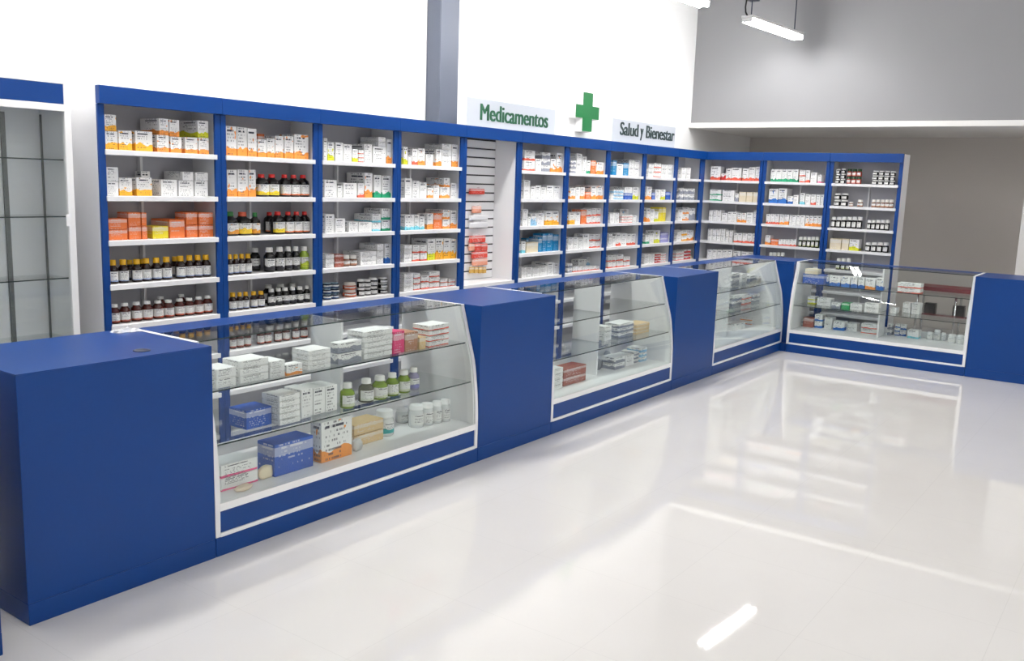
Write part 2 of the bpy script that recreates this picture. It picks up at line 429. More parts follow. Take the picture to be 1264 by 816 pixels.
def carton(style, loc, w, d, h, rotz, jitter=0):
    c, al, so, _ = STY[style]
    o = link('medicine_carton', carton_me(w, d, h, so)); o.location = loc; o.rotation_euler = (0, 0, rotz+jitter)
    r = srgb(*c); o.color = (r[0], r[1], r[2], al)
    return o
# bottles: kind -> body colour, cap colour, label accent, alpha, material, shape, cap share, description
BOT = {
 'by': ((34, 12, 10), (232, 178, 20), (140, 160, 200), .1, 'bottle', 'round', .24, 'brown bottle with yellow cap'),
 'bw': ((74, 22, 16), (240, 240, 238), (190, 84, 50), .12, 'bottle', 'round', .17, 'brown bottle with white cap'),
 'br': ((12, 8, 10), (204, 38, 36), (226, 120, 60), .12, 'bottle', 'flask', .17, 'black flask with red cap'),
 'bq': ((12, 8, 10), (204, 38, 36), (236, 208, 40), .34, 'bottle', 'flask', .17, 'black flask, red cap, yellow label'),
 'bk': ((10, 10, 12), (236, 236, 232), (40, 40, 46), .3, 'bottle', 'round', .2, 'black bottle with white cap'),
 'bl': ((150, 176, 60), (238, 238, 234), (190, 206, 60), .5, 'bottle', 'round', .2, 'lime green bottle with white cap'),
 'bg': ((14, 12, 10), (40, 120, 50), (220, 150, 50), .35, 'bottle', 'flask', .2, 'dark flask with green cap'),
 'bo': ((14, 12, 10), (200, 84, 50), (236, 200, 50), .45, 'bottle', 'flask', .2, 'dark flask with orange cap'),
 'lq': ((150, 186, 40), (244, 244, 240), (210, 214, 190), .2, 'liquid', 'round', .22, 'clear bottle of green liquid, white cap'),
 'lg': ((120, 120, 100), (244, 244, 240), (210, 214, 200), .2, 'liquid', 'round', .22, 'clear bottle of greyish liquid, white cap'),
 'lv': ((150, 146, 176), (244, 244, 240), (140, 140, 200), .4, 'bottle', 'round', .22, 'small lilac bottle with white cap'),
 'jw': ((226, 228, 228), (244, 244, 244), (60, 70, 90), .0, 'bottle', 'jar', .24, 'white pill jar with white lid'),
 'jt': ((226, 228, 226), (240, 240, 240), (40, 170, 170), .4, 'bottle', 'jar', .3, 'white tub with teal label'),
 'jd': ((16, 14, 16), (232, 232, 230), (150, 150, 150), .1, 'bottle', 'jar', .3, 'dark jar with white lid'),
 'jb': ((120, 84, 66), (225, 222, 216), (190, 140, 110), .3, 'bottle', 'jar', .36, 'brown jar with pale lid'),
 'jo': ((34, 46, 22), (232, 234, 226), (200, 204, 150), .2, 'bottle', 'jar', .32, 'olive jar with white lid'),
 'jr': ((150, 60, 50), (30, 70, 40), (230, 170, 160), .3, 'bottle', 'jar', .34, 'red jar with green lid'),
 'ju': ((24, 34, 58), (150, 176, 190), (60, 90, 130), .4, 'bottle', 'jar', .2, 'dark blue can'),
 'jk': ((190, 90, 60), (224, 216, 206), (214, 120, 80), .5, 'bottle', 'jar', .42, 'wide red jar with pale lid'),
}
_bot = {}
def bottle_mes(kind, r, h):
    k = (kind, round(r, 3), round(h, 3))
    if k not in _bot:
        r, h = k[1:]; shp, cs, bm_ = BOT[kind][5], BOT[kind][6], BOT[kind][4]
        hc = h*cs; hb = h-hc; sq = 0; arc = (-math.pi*.98, -math.pi*.12)
        if shp == 'round':
            pr = [(r*.9, 0), (r, .004), (r, hb*.74), (r*.93, hb*.84), (r*.62, hb*.95), (r*.55, hb), (r*.55, hb+.002)]; rc = r*.66; lab = (hb*.12, hb*.68)
        elif shp == 'flask':
            pr = [(r*.92, 0), (r, .004), (r, hb*.72), (r*.88, hb*.86), (r*.5, hb*.96), (r*.46, hb), (r*.46, hb+.002)]; rc = r*.56; sq = 3; lab = (hb*.1, hb*.66)
        else:
            arc = (-math.pi*.88, -math.pi*.30) if kind in ('jd', 'jo', 'jr') else arc
            pr = [(r*.93, 0), (r, .003), (r, hb*.86), (r*.9, hb*.96), (r*.82, hb), (r*.82, hb+.001)]; rc = r*.93; lab = (hb*.16, hb*.78)
        body = lathe_me('medicine_bottle', pr, bm_, 16, sq)
        c0 = hb+.0015
        cp = [(rc*.98, c0), (rc, c0+.001), (rc, c0+hc*.25), (rc*.94, c0+hc*.28), (rc*.94, h-.003), (rc*.88, h-.0005), (0.002, h)]
        cap = lathe_me('cap', cp, 'cap', 16)
        lb = lathe_me('label', [(r*1.012+.0002, lab[0]), (r*1.012+.0002, lab[1])], 'label', 12, sq, arc=arc)
        _bot[k] = (body, cap, lb)
    return _bot[k]
def bottle(kind, loc, r, h, rotz):
    bc, cc, lc, al = BOT[kind][:4]; body, cap, lab = bottle_mes(kind, r, h)
    nm = 'pill_jar' if BOT[kind][5] == 'jar' else 'medicine_bottle'
    o = link(nm, body); o.location = loc; o.rotation_euler = (0, 0, rotz); o.color = srgb(*bc)
    c = link('cap', cap, parent=o); c.color = srgb(*cc)
    l = link('paper_label', lab, parent=o); q = srgb(*lc); l.color = (q[0], q[1], q[2], al)
    return o

CARTONS = []
LAY = {1: [''], 2: ['lower', 'upper'], 3: ['bottom', 'middle', 'topmost'], 4: ['bottom', 'second-lowest', 'second-highest', 'topmost'],
       5: ['bottom', 'second-lowest', 'middle', 'second-highest', 'topmost'], 6: ['bottom', 'second-lowest', 'third-lowest', 'third-highest', 'second-highest', 'topmost']}
def place(entries, axis, front, z, rotz, where, gname, depth=.11, maxback=None, divs=(), dback=None, ceil=None, lim=None, edge=.0015):
    """entries: 'u0 u1 vtop style [n] [layers] [flags]' ; flags ^ on top, b back row, d deep; base at shelf height z
       axis/front: plane of the product fronts ('Y' for the long wall, 'X' for the end wall)"""
    sgn = 1 if axis == 'Y' else -1
    placed = []; cnt = {}
    rows = []
    for e in entries.split(';'):
        t = e.split()
        if not t: continue
        u0, u1, vt, sty = float(t[0]), float(t[1]), float(t[2]), t[3]
        n = 1; lay = 1; fl = ''; vb = None
        for q in t[4:]:
            if q[0] == '*': lay = int(q[1:])
            elif q[0] == 'n': n = int(q[1:])
            elif q[0] == '@': vb = float(q[1:])
            else: fl += q
        for i in range(n): rows.append((u0+(u1-u0)*i/n, u0+(u1-u0)*(i+1)/n, vt, sty, lay, fl, vb))
    cls = lambda fl: '^' if '^' in fl else ('b' if 'b' in fl else '')
    order = sorted(range(len(rows)), key=lambda i: rows[i][0]+rows[i][1])
    rank = {}; c = {}
    for i in order:
        k = cls(rows[i][5]); c[k] = c.get(k, 0)+1; rank[i] = c[k]
    for i, (u0, u1, vt, sty, lay, fl, vb) in enumerate(rows):
        f = front + (.105 if 'b' in fl else 0) + random.uniform(0, .006)
        if vb is not None:                       # stands where the photo shows its foot
            q = un((u0+u1)/2, vb, 'Z', z); f = q.y if axis == 'Y' else q.x
        if ceil is not None and vb is not None:                                    # keep clear of the bowed front glass
            tz = min(un((u0+u1)/2, vt, axis, f).z, ceil)
            f = max(f, py(max(tz, z))+.016+(XC if axis == 'X' else 0), py(z)+.024+(XC if axis == 'X' else 0))
        a = un(u0, vt, axis, f); b = un(u1, vt, axis, f)
        s0, s1 = (a.x, b.x) if axis == 'Y' else (-a.y, -b.y)
        top = (a.z+b.z)/2
        isb = sty in BOT
        s0 += .0012; s1 -= .0012
        base = z+.0006
        for (p0, p1, ptop, pf, pd) in placed:
            if p1 > s0+.0005 and p0 < s1-.0005 and pf < f+.09 and pf+pd > f:
                if '^' in fl: base = max(base, ptop+.0006)
                elif pf+pd > f+.001:
                    if (p0+p1)/2 < (s0+s1)/2: s0 = max(s0, p1+.0012)
                    else: s1 = min(s1, p0-.0012)
        if lim: s0 = max(s0, lim[0]+edge); s1 = min(s1, lim[1]-edge)
        w = s1-s0
        if w < .008: print('THIN', where, rows[i], round(w, 4)); continue
        hh = max(top-base, .012)
        d = depth
        if 'd' in fl: d = .185
        if 's' in fl: d = .06
        if 'b' in fl: d = .085
        if maxback is not None: d = min(d, maxback-f-.004)
        for dv in divs:
            if s0 < dv+.011 and s1 > dv-.011:
                if dback is not None: d = min(d, dback-f-.004)                      # wall shelf: stop short of the rear divider
                elif f < .185 or axis == 'X': d = min(d, .19+(XC if axis == 'X' else 0)-f-.004)
                elif (s0+s1)/2 < dv: s1 = dv-.012
                else: s0 = dv+.012
        if d < .02: print('SHALLOW', where, rows[i], round(d, 3), f); d = .03
        w = s1-s0
        if ceil is not None and top > ceil: print('TALL', where, rows[i], round(top, 3)); top = ceil; hh = top-base
        sc = (s0+s1)/2
        h1 = hh/lay
        for L in range(lay):
            zb = base+L*h1
            if isb:
                r = min(w/2+(-.003 if lim and (s0 < lim[0]+.004 or s1 > lim[1]-.004) else .0008), .06); yy = f+r
                if BOT[sty][5] == 'flask': r *= .97
                loc = (sc, yy, zb) if axis == 'Y' else (yy, -sc, zb)
                o = bottle(sty, loc, r, h1-.0006, rotz+(.06 if axis == 'Y' else -.06)*random.uniform(-1, 1)); ds = BOT[sty][7]; cat = 'jar' if BOT[sty][5] == 'jar' else 'bottle'
                d = 2*r
            else:
                jt = .0025 if lay > 1 and w > .03 else .0006
                dx = random.uniform(-jt, jt)*.5; dd = d-random.uniform(0, .003); ww = w-.001-abs(dx)*2-(random.uniform(0, jt) if lay > 1 else 0)
                loc = (sc+dx, f, zb) if axis == 'Y' else (f, -(sc+dx), zb)
                ds = STY[sty][3]; cat = 'carton'
            k = cls(fl)
            pos = {'': f'{ORD[rank[i]]} from left', '^': f'stacked on top, {ORD[rank[i]]} from left', 'b': f'in back row, {ORD[rank[i]]} from left'}[k]
            lab = f'{LAY[lay][L]} {ds}, {pos}, {where}'.strip()
            if len(lab.split()) > 16: lab = lab.replace(' from the left', '').replace('with ', '')
            if isb: tag(o, lab, cat, f'{cat}s {gname}')
            else: CARTONS.append((w*h1/(Vector(loc)-CAM).length_squared, sty, loc, ww, dd, h1-(.0022 if lay > 1 else .0008), rotz, lab, f'cartons {gname}'))
        placed.append((s0, s1, base+hh, f, d))

PY = YF+.022
RAW = {}
exec_rows = RAW
RAW[1] = ['129.2 145.4 161.8 wy;127.8 143.5 141.3 wy ^;145.9 163 161 wy;166.5 188.4 161.8 wy d;193.3 208.8 166.7 wo d;210 224.3 168.8 wo d;228 244 169.5 wo d;245 258 170 wo;196 208.2 146.3 wo ^ d;208.6 221.5 147.7 wo ^;243.5 257.4 149 wl ^ d',
 '130.6 146.4 206 w *2;146.6 163.3 219.6 wy;168 187.7 219 wy;163.7 185.5 211 w b;198.2 218.7 221.7 w d;220 239 223 w d;240 257 223 w;225 238.8 212 w ^ d;241 257 213 w ^',
 '133.4 157.3 269.5 o *2;157.7 174 262 o *2;174.2 181.6 262 o *2;188 208 279 yl;209 228 271 o d;229 243.7 262 o *2;244.8 263.6 262 o *2 d',
 '136.5 148 321 by;149 161 320.5 by;166 177.5 320 by;177.8 189.3 319 by;190.5 202 318.3 by;203 214.2 317.3 by;220.5 231.5 316 by;231.8 242 315.3 by;242.2 252 315 by;252.2 262.5 314.6 by;158 168 321 by b;174 184 320 by b;214 224 317 by b',
 '138.3 150.5 376 bw;151.2 163.5 374.5 bw;165.6 178 373.3 bw;179 191 372 bw;192.4 204.6 371.3 bw;205.6 217.6 370.4 bw;219.4 231 369 bw;231.4 242.4 368 bw;243 254 366.6 bw;254.3 265 365.3 bw;196 207 366 bw b;222 232 363.5 bw b']
RAW[2] = ['278.5 292 155.5 wo d;292.3 305 157 wo d;305.2 317 158.5 wo d;318 329 172 wo s;329.2 339.3 171 wo s;339.5 350.3 168 wo d;351 362.5 168 wo d;363 381 166 wo d;318 339 165.5 o b',
 '280 292.6 209.5 wo d;293 306.3 209.5 wo d;306.5 316 209.5 wo d;321 333.8 215 bq;334.2 346.5 215 bq;350 360.4 215.5 br;361.4 372 215.7 br;373 383.2 215.7 br',
 '281 296.4 261.5 bg;297 313 262 bo;313.4 322.6 262.5 bg;341.5 353.3 261.3 bq;354.5 364.5 261.5 br;365 374.8 261.3 br;375.2 384 261.2 br;331.5 341.2 262 br b',
 '282.6 289.4 314.3 by;289.8 296.9 314 by;297.2 304.6 313.6 by;304.9 312.8 313.3 by;331.2 342.5 305.7 bk;344 354 305 bk;354.5 363.5 304.7 bk;364 373 304.6 bk;374.5 384 304.4 bl;313.5 324 306.3 bk b',
 '286 294.4 361.6 by;294.6 301.8 361.2 by;302.2 309.5 360.4 by;312 320 360 by;321 329 359.4 by;334 342.5 356.8 bk;342.7 350.3 356 bk;351 360 355.4 bk;360.2 368.4 354.6 bk;369 377.4 354 bk;377.7 385.6 353 bk;330 341 352 bk b;345 356 351 bk b;360 370 350 bk b']
RAW[3] = ['399.6 404.3 170.5 w;404.5 412.6 175.5 wl;414.3 423.7 176 w;424 434.7 178 w;435.2 442 184 wl s;442.4 449.4 185 wr *3;449.7 459.5 178 w d;460.6 477 181 w d;477.7 485.3 172 wo d;467 476.6 169 w ^ *2 d',
 '400.5 416 222 w;416.5 423 229 w;424 440.8 226 w d;442 449.8 226 wr;450.2 460 213.5 wo d;461.7 471 216 wg d;471.7 483 217 wg d',
 '401.5 413 264.5 w;414 426.4 269.7 w;430.7 442 273.7 w d;442.6 459.2 274 w d;459.5 470.6 264 wc *2 d;471.3 482.3 257.4 wg *2 d',
 '402 413 313.6 w *3;413.4 424.8 313.6 rb *2;425.6 434.3 315 jb;434.5 443.2 315 jb;445 465 310.4 w *3 d;465.2 473.7 301 w *3 d;475.3 483.3 301 wb d',
 '403 411.6 349.5 ju *3;412 421 349 ju *3;431 443.6 349 jk *2;445.2 452.4 345 jd *2;452.7 460 345 jd *2;460.3 468.6 343 jd *2;472.5 481 343 jd *3']
RAW[4] = ['498.4 503.6 181 wl;503.9 508.6 192 w;509 516 184 wr d;516.2 525 183 wo d;526 535 190.5 w;538.5 545.4 184 wo d;545.7 557.7 177.5 w *4 d;558.2 566 178.5 wo',
 '500 509 220 w;509.3 518 223 w;518.2 527 225 w;528 535 232 wo d;535.3 542.6 228.5 w;543.6 555.6 231 wo d;548 555.7 219.7 wo ^ d;556.7 565 226 w',
 '500 511.4 265 wc;511.7 517.6 265 wc;517.8 524.5 267 wc;527.5 535.2 263.4 wo;535.6 546 263.4 o;546.7 555.8 258.8 wo *2 d;556.6 565.5 259.5 wo d',
 '499 509 302.4 w *4;509.6 518.4 302.4 wr *2;518.6 527.5 302.4 wr *2;528 537.5 295 wl d;537.8 547.4 294.5 wy d;547.8 556.4 294.5 wy d;556.8 565 295 wy d',
 '499 510.7 337 w *4;511 519 337 wr *3;520 530 340 wr *2;530.3 543 335 wr *3;543.6 552.8 343.8 wr *2;553.6 564 343.8 wr *2']
RAW[6] = ['647.7 661 185.5 wr *2 d;661.5 668.7 196 w;669.2 679.8 188 gy *3 d;680.2 686.4 196 wo;687.5 696 189 wo d',
 '647 655 222.5 w *2;655.5 661 230 w;661.3 667.8 229 w;668.2 674.3 231 w;675 683.7 229 w d;684 692.3 229 w d',
 '645.6 652 258 w *2;652.3 655.4 267.7 w;656 663 263.5 lb;663.3 672 263 w;673.7 682 261 wy d;682.3 690.5 260.5 wy d',
 '644.5 649 298 wc;650 664.6 299 cr s;665 669.6 293 cy;670 675.3 288.5 cy;675.6 683 288 cy;683.5 690 289.5 cy;650 660 294 cy b',
 '644 650.4 330 w *3;651 657 330 w *2;657.6 666.2 331 w *2;666.5 675.7 328.5 w *2 d;676 683.8 324 w d;684.3 690 325 w']
RAW[7] = ['704.8 711.5 197.6 gy *3 d;711.8 719 189.4 w *2 d;719.4 724.6 193 w;725 729.4 198 wg;730 736 198 o;737 745.6 200.4 wo',
 '704.2 710.6 232 wo;711 716.4 231 w;716.7 722.2 231 wo;723.3 729.8 237 o;730.2 737 229 wo d;737.4 745 229 wo d',
 '703 710 262 wy;710.3 716.8 262 w;717.8 724.3 259 o;724.8 730.6 258 wr *2 d;731 736.2 257 wr *2;736.5 742 257 wr *2',
 '701.6 707.6 293 w *2;708 714 293 w *2;714.6 719.5 295 w;720 727.8 289 w;728.2 734.6 289 wr *2 d;735 741.3 289 wr *2 d',
 '701 706.8 325 gy *2;707.4 712.8 329 wr s;713.2 718.6 328.5 wr s;719 724.2 328.5 wr s;724.6 730 328 wr s;730.4 735.6 328 wr s;736 740.4 328 wr s;714 724 320 w b;725 732.5 317.6 lb b']
RAW[8] = ['756.8 761.6 198 cy;762 769.6 202.4 w;770 776.2 201.4 cy;777 783.4 197 w *2 d;783.7 790 197.6 w *2 d',
 '754.6 757.6 240 w;758 770 234 lb *3 d;771 781 238.5 db;771.5 780.5 231 w ^ d;781.5 788.6 231 wl',
 '753.4 759 262.5 w *2;759.6 764.6 262.5 w *2;768 781 265 wr *3 s;766 780 258 lb b;781.6 786 266 w',
 '752 756 288.5 w *4;756.6 760.6 291 w;761 767 288 wr;767.4 774 288 w;774.6 779 288.5 wr;779.3 785 288.5 wr',
 '751.2 756 315 wr *2;756.3 761 315 wr *2;762 769.8 314 wr *2;770.2 778 316.7 wr *2']
RAW[9] = ['801.4 807.5 202 w *3;808 816.6 201.4 wr *3;817 824.7 203 w *3;825 831.6 203 w *3',
 '799 804.8 230.5 wo;805.2 809 238 db;809.6 815.6 234 w;816 821.7 234 wl;822.2 828.6 237 db',
 '798.8 803.2 256.8 wo;803.6 808 258.3 w;808.3 813 261 wl;813.4 817.8 256 yl;818 822.4 256 yl',
 '797.4 802 290 wg;802.4 807.6 288 w;808 815 284.4 wl;815.8 827 287 li *2',
 '796 802 313.5 w *4;802.3 808.4 313.5 w *4;809.6 815.8 312.5 rd *4;816 822.4 312.5 wr *4']
RAW[10] = ['842 847.4 207 w *2;847.7 853 207 w *2', '840 844 232 gy *2;844.4 851 232.4 gy *2;851.4 858 232.6 gy *2', '838 843 259 w;843.4 851 256 wo *2;851.4 859.6 257 gy',
 '836.4 841.8 285 w *3;842.2 848.6 284 wy *2;849 858.6 284 wo', '835 844.6 310 wr *3;845 853 308 rd *3;853.4 858.5 315 cr']
RIGHT = {}
RIGHT[1] = ['877.6 890 205.3 wr;890.6 896 214 rd;896.5 903 208 wr d;903.3 915.6 207 wr;917 924.7 208 wr d;925 932.8 206.4 wr d;933.2 939.6 206 wr',
 '876.5 890.6 234 wg *2;892 906.8 234.7 w *2;907.3 912.2 239 gy;912.6 921.3 237 cr d;921.7 929.4 237.2 cr d;929.8 937.4 237.4 cr d',
 '875.4 890.6 259.4 w n3 *2;891 898.2 263 w;898.6 910 261.6 w n2;910.4 921.4 263 wo n2;921.8 930 262.5 w;930.4 936.4 259.5 w *2',
 '874.2 895.7 282.6 w n4 *2;896.1 905 284.3 w n2 *2;906 916.3 287.7 wr n2;916.6 934.8 288.2 wr n3', '873.2 904.3 308.3 w n5;905 914.6 310 gy;915.4 932 311 w n2']
RIGHT[2] = ['951.8 986 209 wg n5 d;987 994.6 210 wr *2;995 1000.4 210 wr;1001 1009 213 w;1009.6 1014.6 215.7 wp',
 '949.6 961 233 wb d;961.4 972 232.4 wb d;972.4 979 242 wb;979.4 986 240.8 w;987.6 994 238.4 wc;994.4 1001 240 w;1001.3 1007.6 240 wr;1008 1013 240.3 w;1013.3 1017.2 240.3 w',
 '946 962.3 264.4 wr n3 d;962.7 974.3 265 wo n2;974.7 977.6 266 w;978 994 265.7 w n3 d;994.4 1014.8 266.3 wo n4',
 '944.6 951.4 290.6 wo;951.8 960.6 295.3 o;961 983 295.6 wr n5;985.4 1011.5 292.5 jo n5', '948.6 968 311.6 jo n4']
RIGHT[3] = ['1031.5 1037.3 208.5 jd *3;1038.2 1044 208 jd *3;1045.5 1064 208.5 jr n3 *2;1077 1084.3 210.5 jd *3;1084.7 1091.6 210.7 jd *3;1091.9 1098.8 211 jd *3;1099.1 1105.6 211.4 jd *3',
 '1029.3 1037.8 238.5 jd *2;1038.2 1046.6 238.5 jd *2;1047.4 1053 249 jb;1058 1065 246.5 jb;1075.6 1103 246.4 jb n5',
 '1025.4 1064.4 267.6 jd n6;1070 1098.2 271.6 jd n5', '1024.6 1039 294.5 cr d;1039.4 1048.3 295 cr;1048.7 1061 295.6 wl;1067.6 1097 299.4 jd n4', '1032 1050 319 jo n3']
TW = ['top', 'second', 'third', 'fourth', 'fifth', 'sixth', 'seventh']
for b, tiers in RAW.items():
    for k, s in enumerate(tiers):
        place(s, 'Y', PY, TIERS[k], 0, f'{TW[k]} shelf of {ORD[b]} bay from the left', f'on the {TW[k]} shelf of the {ORD[b]} bay', maxback=YB-.016, divs=([X0+(b-.5)*W] if k else []), dback=YB-.046, ceil=([ZT-.025]+list(TIERS))[k]-(.031 if k else 0), lim=(X0+(b-1)*W+.018, X0+b*W-(.1 if b == 10 else .018)))
RB = ['', 'left end-wall bay', 'middle end-wall bay', 'right end-wall bay']
for b, tiers in RIGHT.items():
    for k, s in enumerate(tiers):
        place(s, 'X', XS+YF-YS+.022, TIERS[k], -math.pi/2, f'{TW[k]} shelf, {RB[b]}', f'on the {TW[k]} shelf of the {RB[b]}', maxback=XS+YB-YS-.016, divs=([-(1.380-(b-.5)*W)] if k else []), dback=XS+YB-YS-.046, ceil=([ZT-.025]+list(TIERS))[k]-(.031 if k else 0), lim=(-(1.380-(b-1)*W)+.018, -(1.380-b*W)-.02))
# bottles on the sixth shelf, seen through the nearest display case
place('286 293.6 411 bw;295 303 409.6 bw;304 312 408.5 bw;320.5 328.6 406 bw;329.4 337.4 405 bw;342 350 404 bw;352 360 402.5 bw;364 372 401 bw;374 382 400 bw', 'Y', PY, .600, 0,
      'sixth shelf behind the nearest display case', 'on the sixth shelf behind the nearest case', maxback=YB-.016, divs=[X0+.5*W, X0+1.5*W], dback=YB-.046)

# hanging packs on the slatted back of the fifth bay
def hang(u0, u1, v0, v1, rgb, label, gname):
    y = YB-.020
    a = un(u0, v0, 'Y', y-.03); b = un(u1, v1, 'Y', y-.03); w = b.x-a.x; h = a.z-b.z
    x0 = max(a.x, X0+4*W+.022)
    t = thing('hanging_pack', label, 'pack', (x0, y, b.z), 0, gname)
    bm = bmesh.new(); bm_box(bm, 0, w, -.034, -.012, 0, h, bev=.006, seg=2); me = bpy.data.meshes.new('pack_body'); bm.to_mesh(me); bm.free()
    o = link('pack_body', me, 'solid', t); q = srgb(*rgb); o.color = (q[0], q[1], q[2], 1)
    boxes('header_card', [(w*.2, w*.8, -.024, -.022, h, h+.016)], 'white', t, bev=0)
    tube('peg_hook', [(w/2, -.0005, h+.010), (w/2, -.045, h+.010), (w/2, -.05, h+.015)], .0018, 'chrome', t)
R_, P_, W_, G_ = (222, 66, 44), (236, 160, 130), (232, 232, 234), (206, 160, 60)
hp = [(580.5, 598, 233, 240, R_), (584, 594, 255, 263, P_), (580.5, 602, 266, 271.5, W_), (580.5, 602, 275, 281, W_), (580.5, 599, 291.5, 299, R_),
      (580, 585.5, 301, 309.5, P_), (586.2, 593.5, 301, 309.5, R_), (594.2, 601.5, 301, 309.5, R_), (583.5, 601.5, 310.8, 318, R_), (584, 601.5, 320.5, 327, P_),
      (580.5, 584.8, 330, 337, G_), (586, 590, 330, 337, G_), (591.2, 595.2, 330, 337, G_), (596.4, 600, 330, 337, G_)]
nm = {R_: 'red blister pack', P_: 'pale orange pack', W_: 'white packet', G_: 'small gold pack'}
for i, q in enumerate(hp):
    same = [j for j in range(len(hp)) if hp[j][4] == q[4]]; k = same.index(i)+1
    hang(*q, f'{nm[q[4]]} on the slatted bay, {ORD[k]} of its colour counting down and rightwards', 'packs hanging on the slatted bay')

# ------------------------------------------------------------------ counters
def block(label, loc, rotz, w, dep, extra=None):
    t = thing('counter_block', label, 'counter', loc, rotz, 'plain blue counter blocks')
    boxes('body', [(.001, w-.001, 0, dep, .085, H-.0042)], 'blue', t, bev=.0006)
    boxes('countertop', [(.001, w-.001, 0, dep, H-.004, H)], 'blue', t, bev=.0006)
    boxes('plinth', [(.001, w-.001, -.003, dep-.01, 0, .0845)], 'blue', t, bev=.002)
    return t
blkA = block('nearest blue counter block, large in the left foreground', (A0, 0, 0), 0, A1-A0, .62)
q = un(175, 433, 'Z', H)
bm = bmesh.new()
me = lathe_me('cable_grommet', [(.034, H+.0004), (.034, H+.003), (.026, H+.0035), (.024, H+.001), (.001, H+.001)], 'navy', 24)
g = link('cable_grommet', me, parent=blkA); g.location = (q.x-A0, q.y, 0)
block('blue counter block between the nearest and second display cases', (B1+.001, 0, 0), 0, C1-B1-.002, .60)
block('blue counter block between the second and third display cases', (D1+.001, 0, 0), 0, E1-D1-.002, .60)
block('blue counter block at the far right of the photo', (XC, Y2-.001, 0), -math.pi/2, .95, .60)
# closest block at the lower left picture edge: only its right end shows
block('sliver of a blue counter block at the lower left photo corner', (-.25, -.132, 0), 0, .85, .60)
# blue corner filler between the two counter runs
t = thing('corner_post', 'blue corner filler post between the third and end wall cases', 'counter', (G1+.001, Y1+.001, 0), 0)
boxes('body', [(0, .52, 0, .67, .0855, H-.026)], 'blue', t, bev=.002)
boxes('countertop', [(-.0005, .525, 0, .672, H-.0255, H)], 'blue', t, bev=.002)
boxes('plinth', [(-.055, -.001, .002, .064, 0, .084), (0, .52, 0, .67, 0, .0845)], 'blue', t, bev=.001)

# bowed front profile of the display cases (y, z), from floor rail to top
PROF = [(.0, .088), (.0, .24), (.002, .32), (.008, .42), (.02, .52), (.036, .62), (.065, .72), (.094, .82), (.117, .90), (.13, .944)]
def _fine(P):
    out = []
    for i in range(len(P)-1):
        p0, p1, p2, p3 = P[max(i-1, 0)], P[i], P[i+1], P[min(i+2, len(P)-1)]
        for k in range(3):
            u = k/3
            out.append(tuple(.5*(2*b+(c-a)*u+(2*a-5*b+4*c-d)*u*u+(3*b-a-3*c+d)*u**3) for a, b, c, d in zip(p0, p1, p2, p3)))
    return out+[P[-1]]
PROF = [PROF[0]]+_fine(PROF[1:])
def py(z):
    for (a, b), (c, d) in zip(PROF, PROF[1:]):
        if b <= z <= d: return a+(c-a)*(z-b)/(d-b)
    return PROF[-1][0]
def case(label, loc, rotz, w, div=True, div_at=.5):
    t = thing('display_case', label, 'display case', loc, rotz, 'glass display cases in the counter line')
    D = DEP; e = .026
    prof = [(D, .0855), (D, .9495)] + [(y, z) for y, z in PROF[::-1]]
    prof[2] = (.128, .9495)
    for x0, x1 in ((.001, e), (w-e, w-.001)):
        prism('end_panel', prof, x0, x1, 'X', 'white', t)
    ch = [(y+.0095, z) for y, z in PROF[1:]]
    for x0, x1 in ((e+.0005, e+.010), (w-e-.010, w-e-.0005)):
        prism('frame_edge', ch+[(y+.045, z) for y, z in ch[::-1]], x0, x1, 'X', 'trim', t)
    # front base: blue panel framed in white
    boxes('front_panel', [(e+.001, w-e-.001, .006, .02, .104, .204)], 'blue', t, bev=.001)
    for q in ((.0855, .1035), (.2045, .2395)): boxes('front_trim', [(e+.0005, w-e-.0005, -.001, .022, *q)], 'trim', t, bev=.001)
    boxes('plinth', [(.001, w-.001, -.003, D-.01, 0, .085)], 'blue', t, bev=.002)
    boxes('deck', [(e+.0005, w-e-.0005, .0225, D-.002, .216, .2395)], 'white', t, bev=.001)
    boxes('rear_rail', [(e+.0005, w-e-.0005, D-.02, D-.003, .24, .30)], 'white', t, bev=.001)
    # bent front glass
    outer = [(y+.003, z) for y, z in PROF[1:]]; inner = [(y+.009, z) for y, z in PROF[1:]][::-1]
    g = prism('front_glass', outer+inner, e+.001, w-e-.001, 'X', 'glass', t)
    for f in g.data.polygons: f.use_smooth = True
    g.data.set_sharp_from_angle(angle=.6)
    boxes('top_glass', [(e+.001, w-e-.001, .139, .420, .9435, .9495)], 'glass', t, bev=0)
    boxes('glass_edge', [(e+.001, w-e-.001, .131, .1385, .9445, .9495)], 'glass_edge', t, bev=0)
    boxes('worktop_strip', [(e+.0005, w-e-.0005, .421, D, .925, .9495)], 'blue', t, bev=.0015)
    for z in (.728, .498):
        y0 = py(z)+.016
        boxes('glass_shelf', [(e+.011, w-e-.011, y0+.004, D-.05, z-.006, z)], 'glass', t, bev=0)
        boxes('shelf_edge', [(e+.011, w-e-.011, y0, y0+.0035, z-.006, z)], 'glass_edge', t, bev=0)
    if div:
        m = w*div_at
        zz = ((.240, .4915), (.4985, .7215), (.7285, .943))
        boxes('divider', [(m-.009, m+.009, .19, .42, a, b) for a, b in zz], 'white', t, bev=.001)
    return t
case('nearest glass display case, left of centre, stocked with cartons and green bottles', (A1+.001, 0, 0), 0, B1-A1-.002)
case('second glass display case from the left, nearly empty with few packets', (C1+.001, 0, 0), 0, D1-C1-.002)
case('third glass display case, short one beside the corner', (E1+.001, 0, 0), 0, G1-E1-.002, div=True, div_at=.42)
case('end wall glass display case facing left, at the right of the photo', (XC, Y1-.001, 0), -math.pi/2, Y1-Y2-.003)

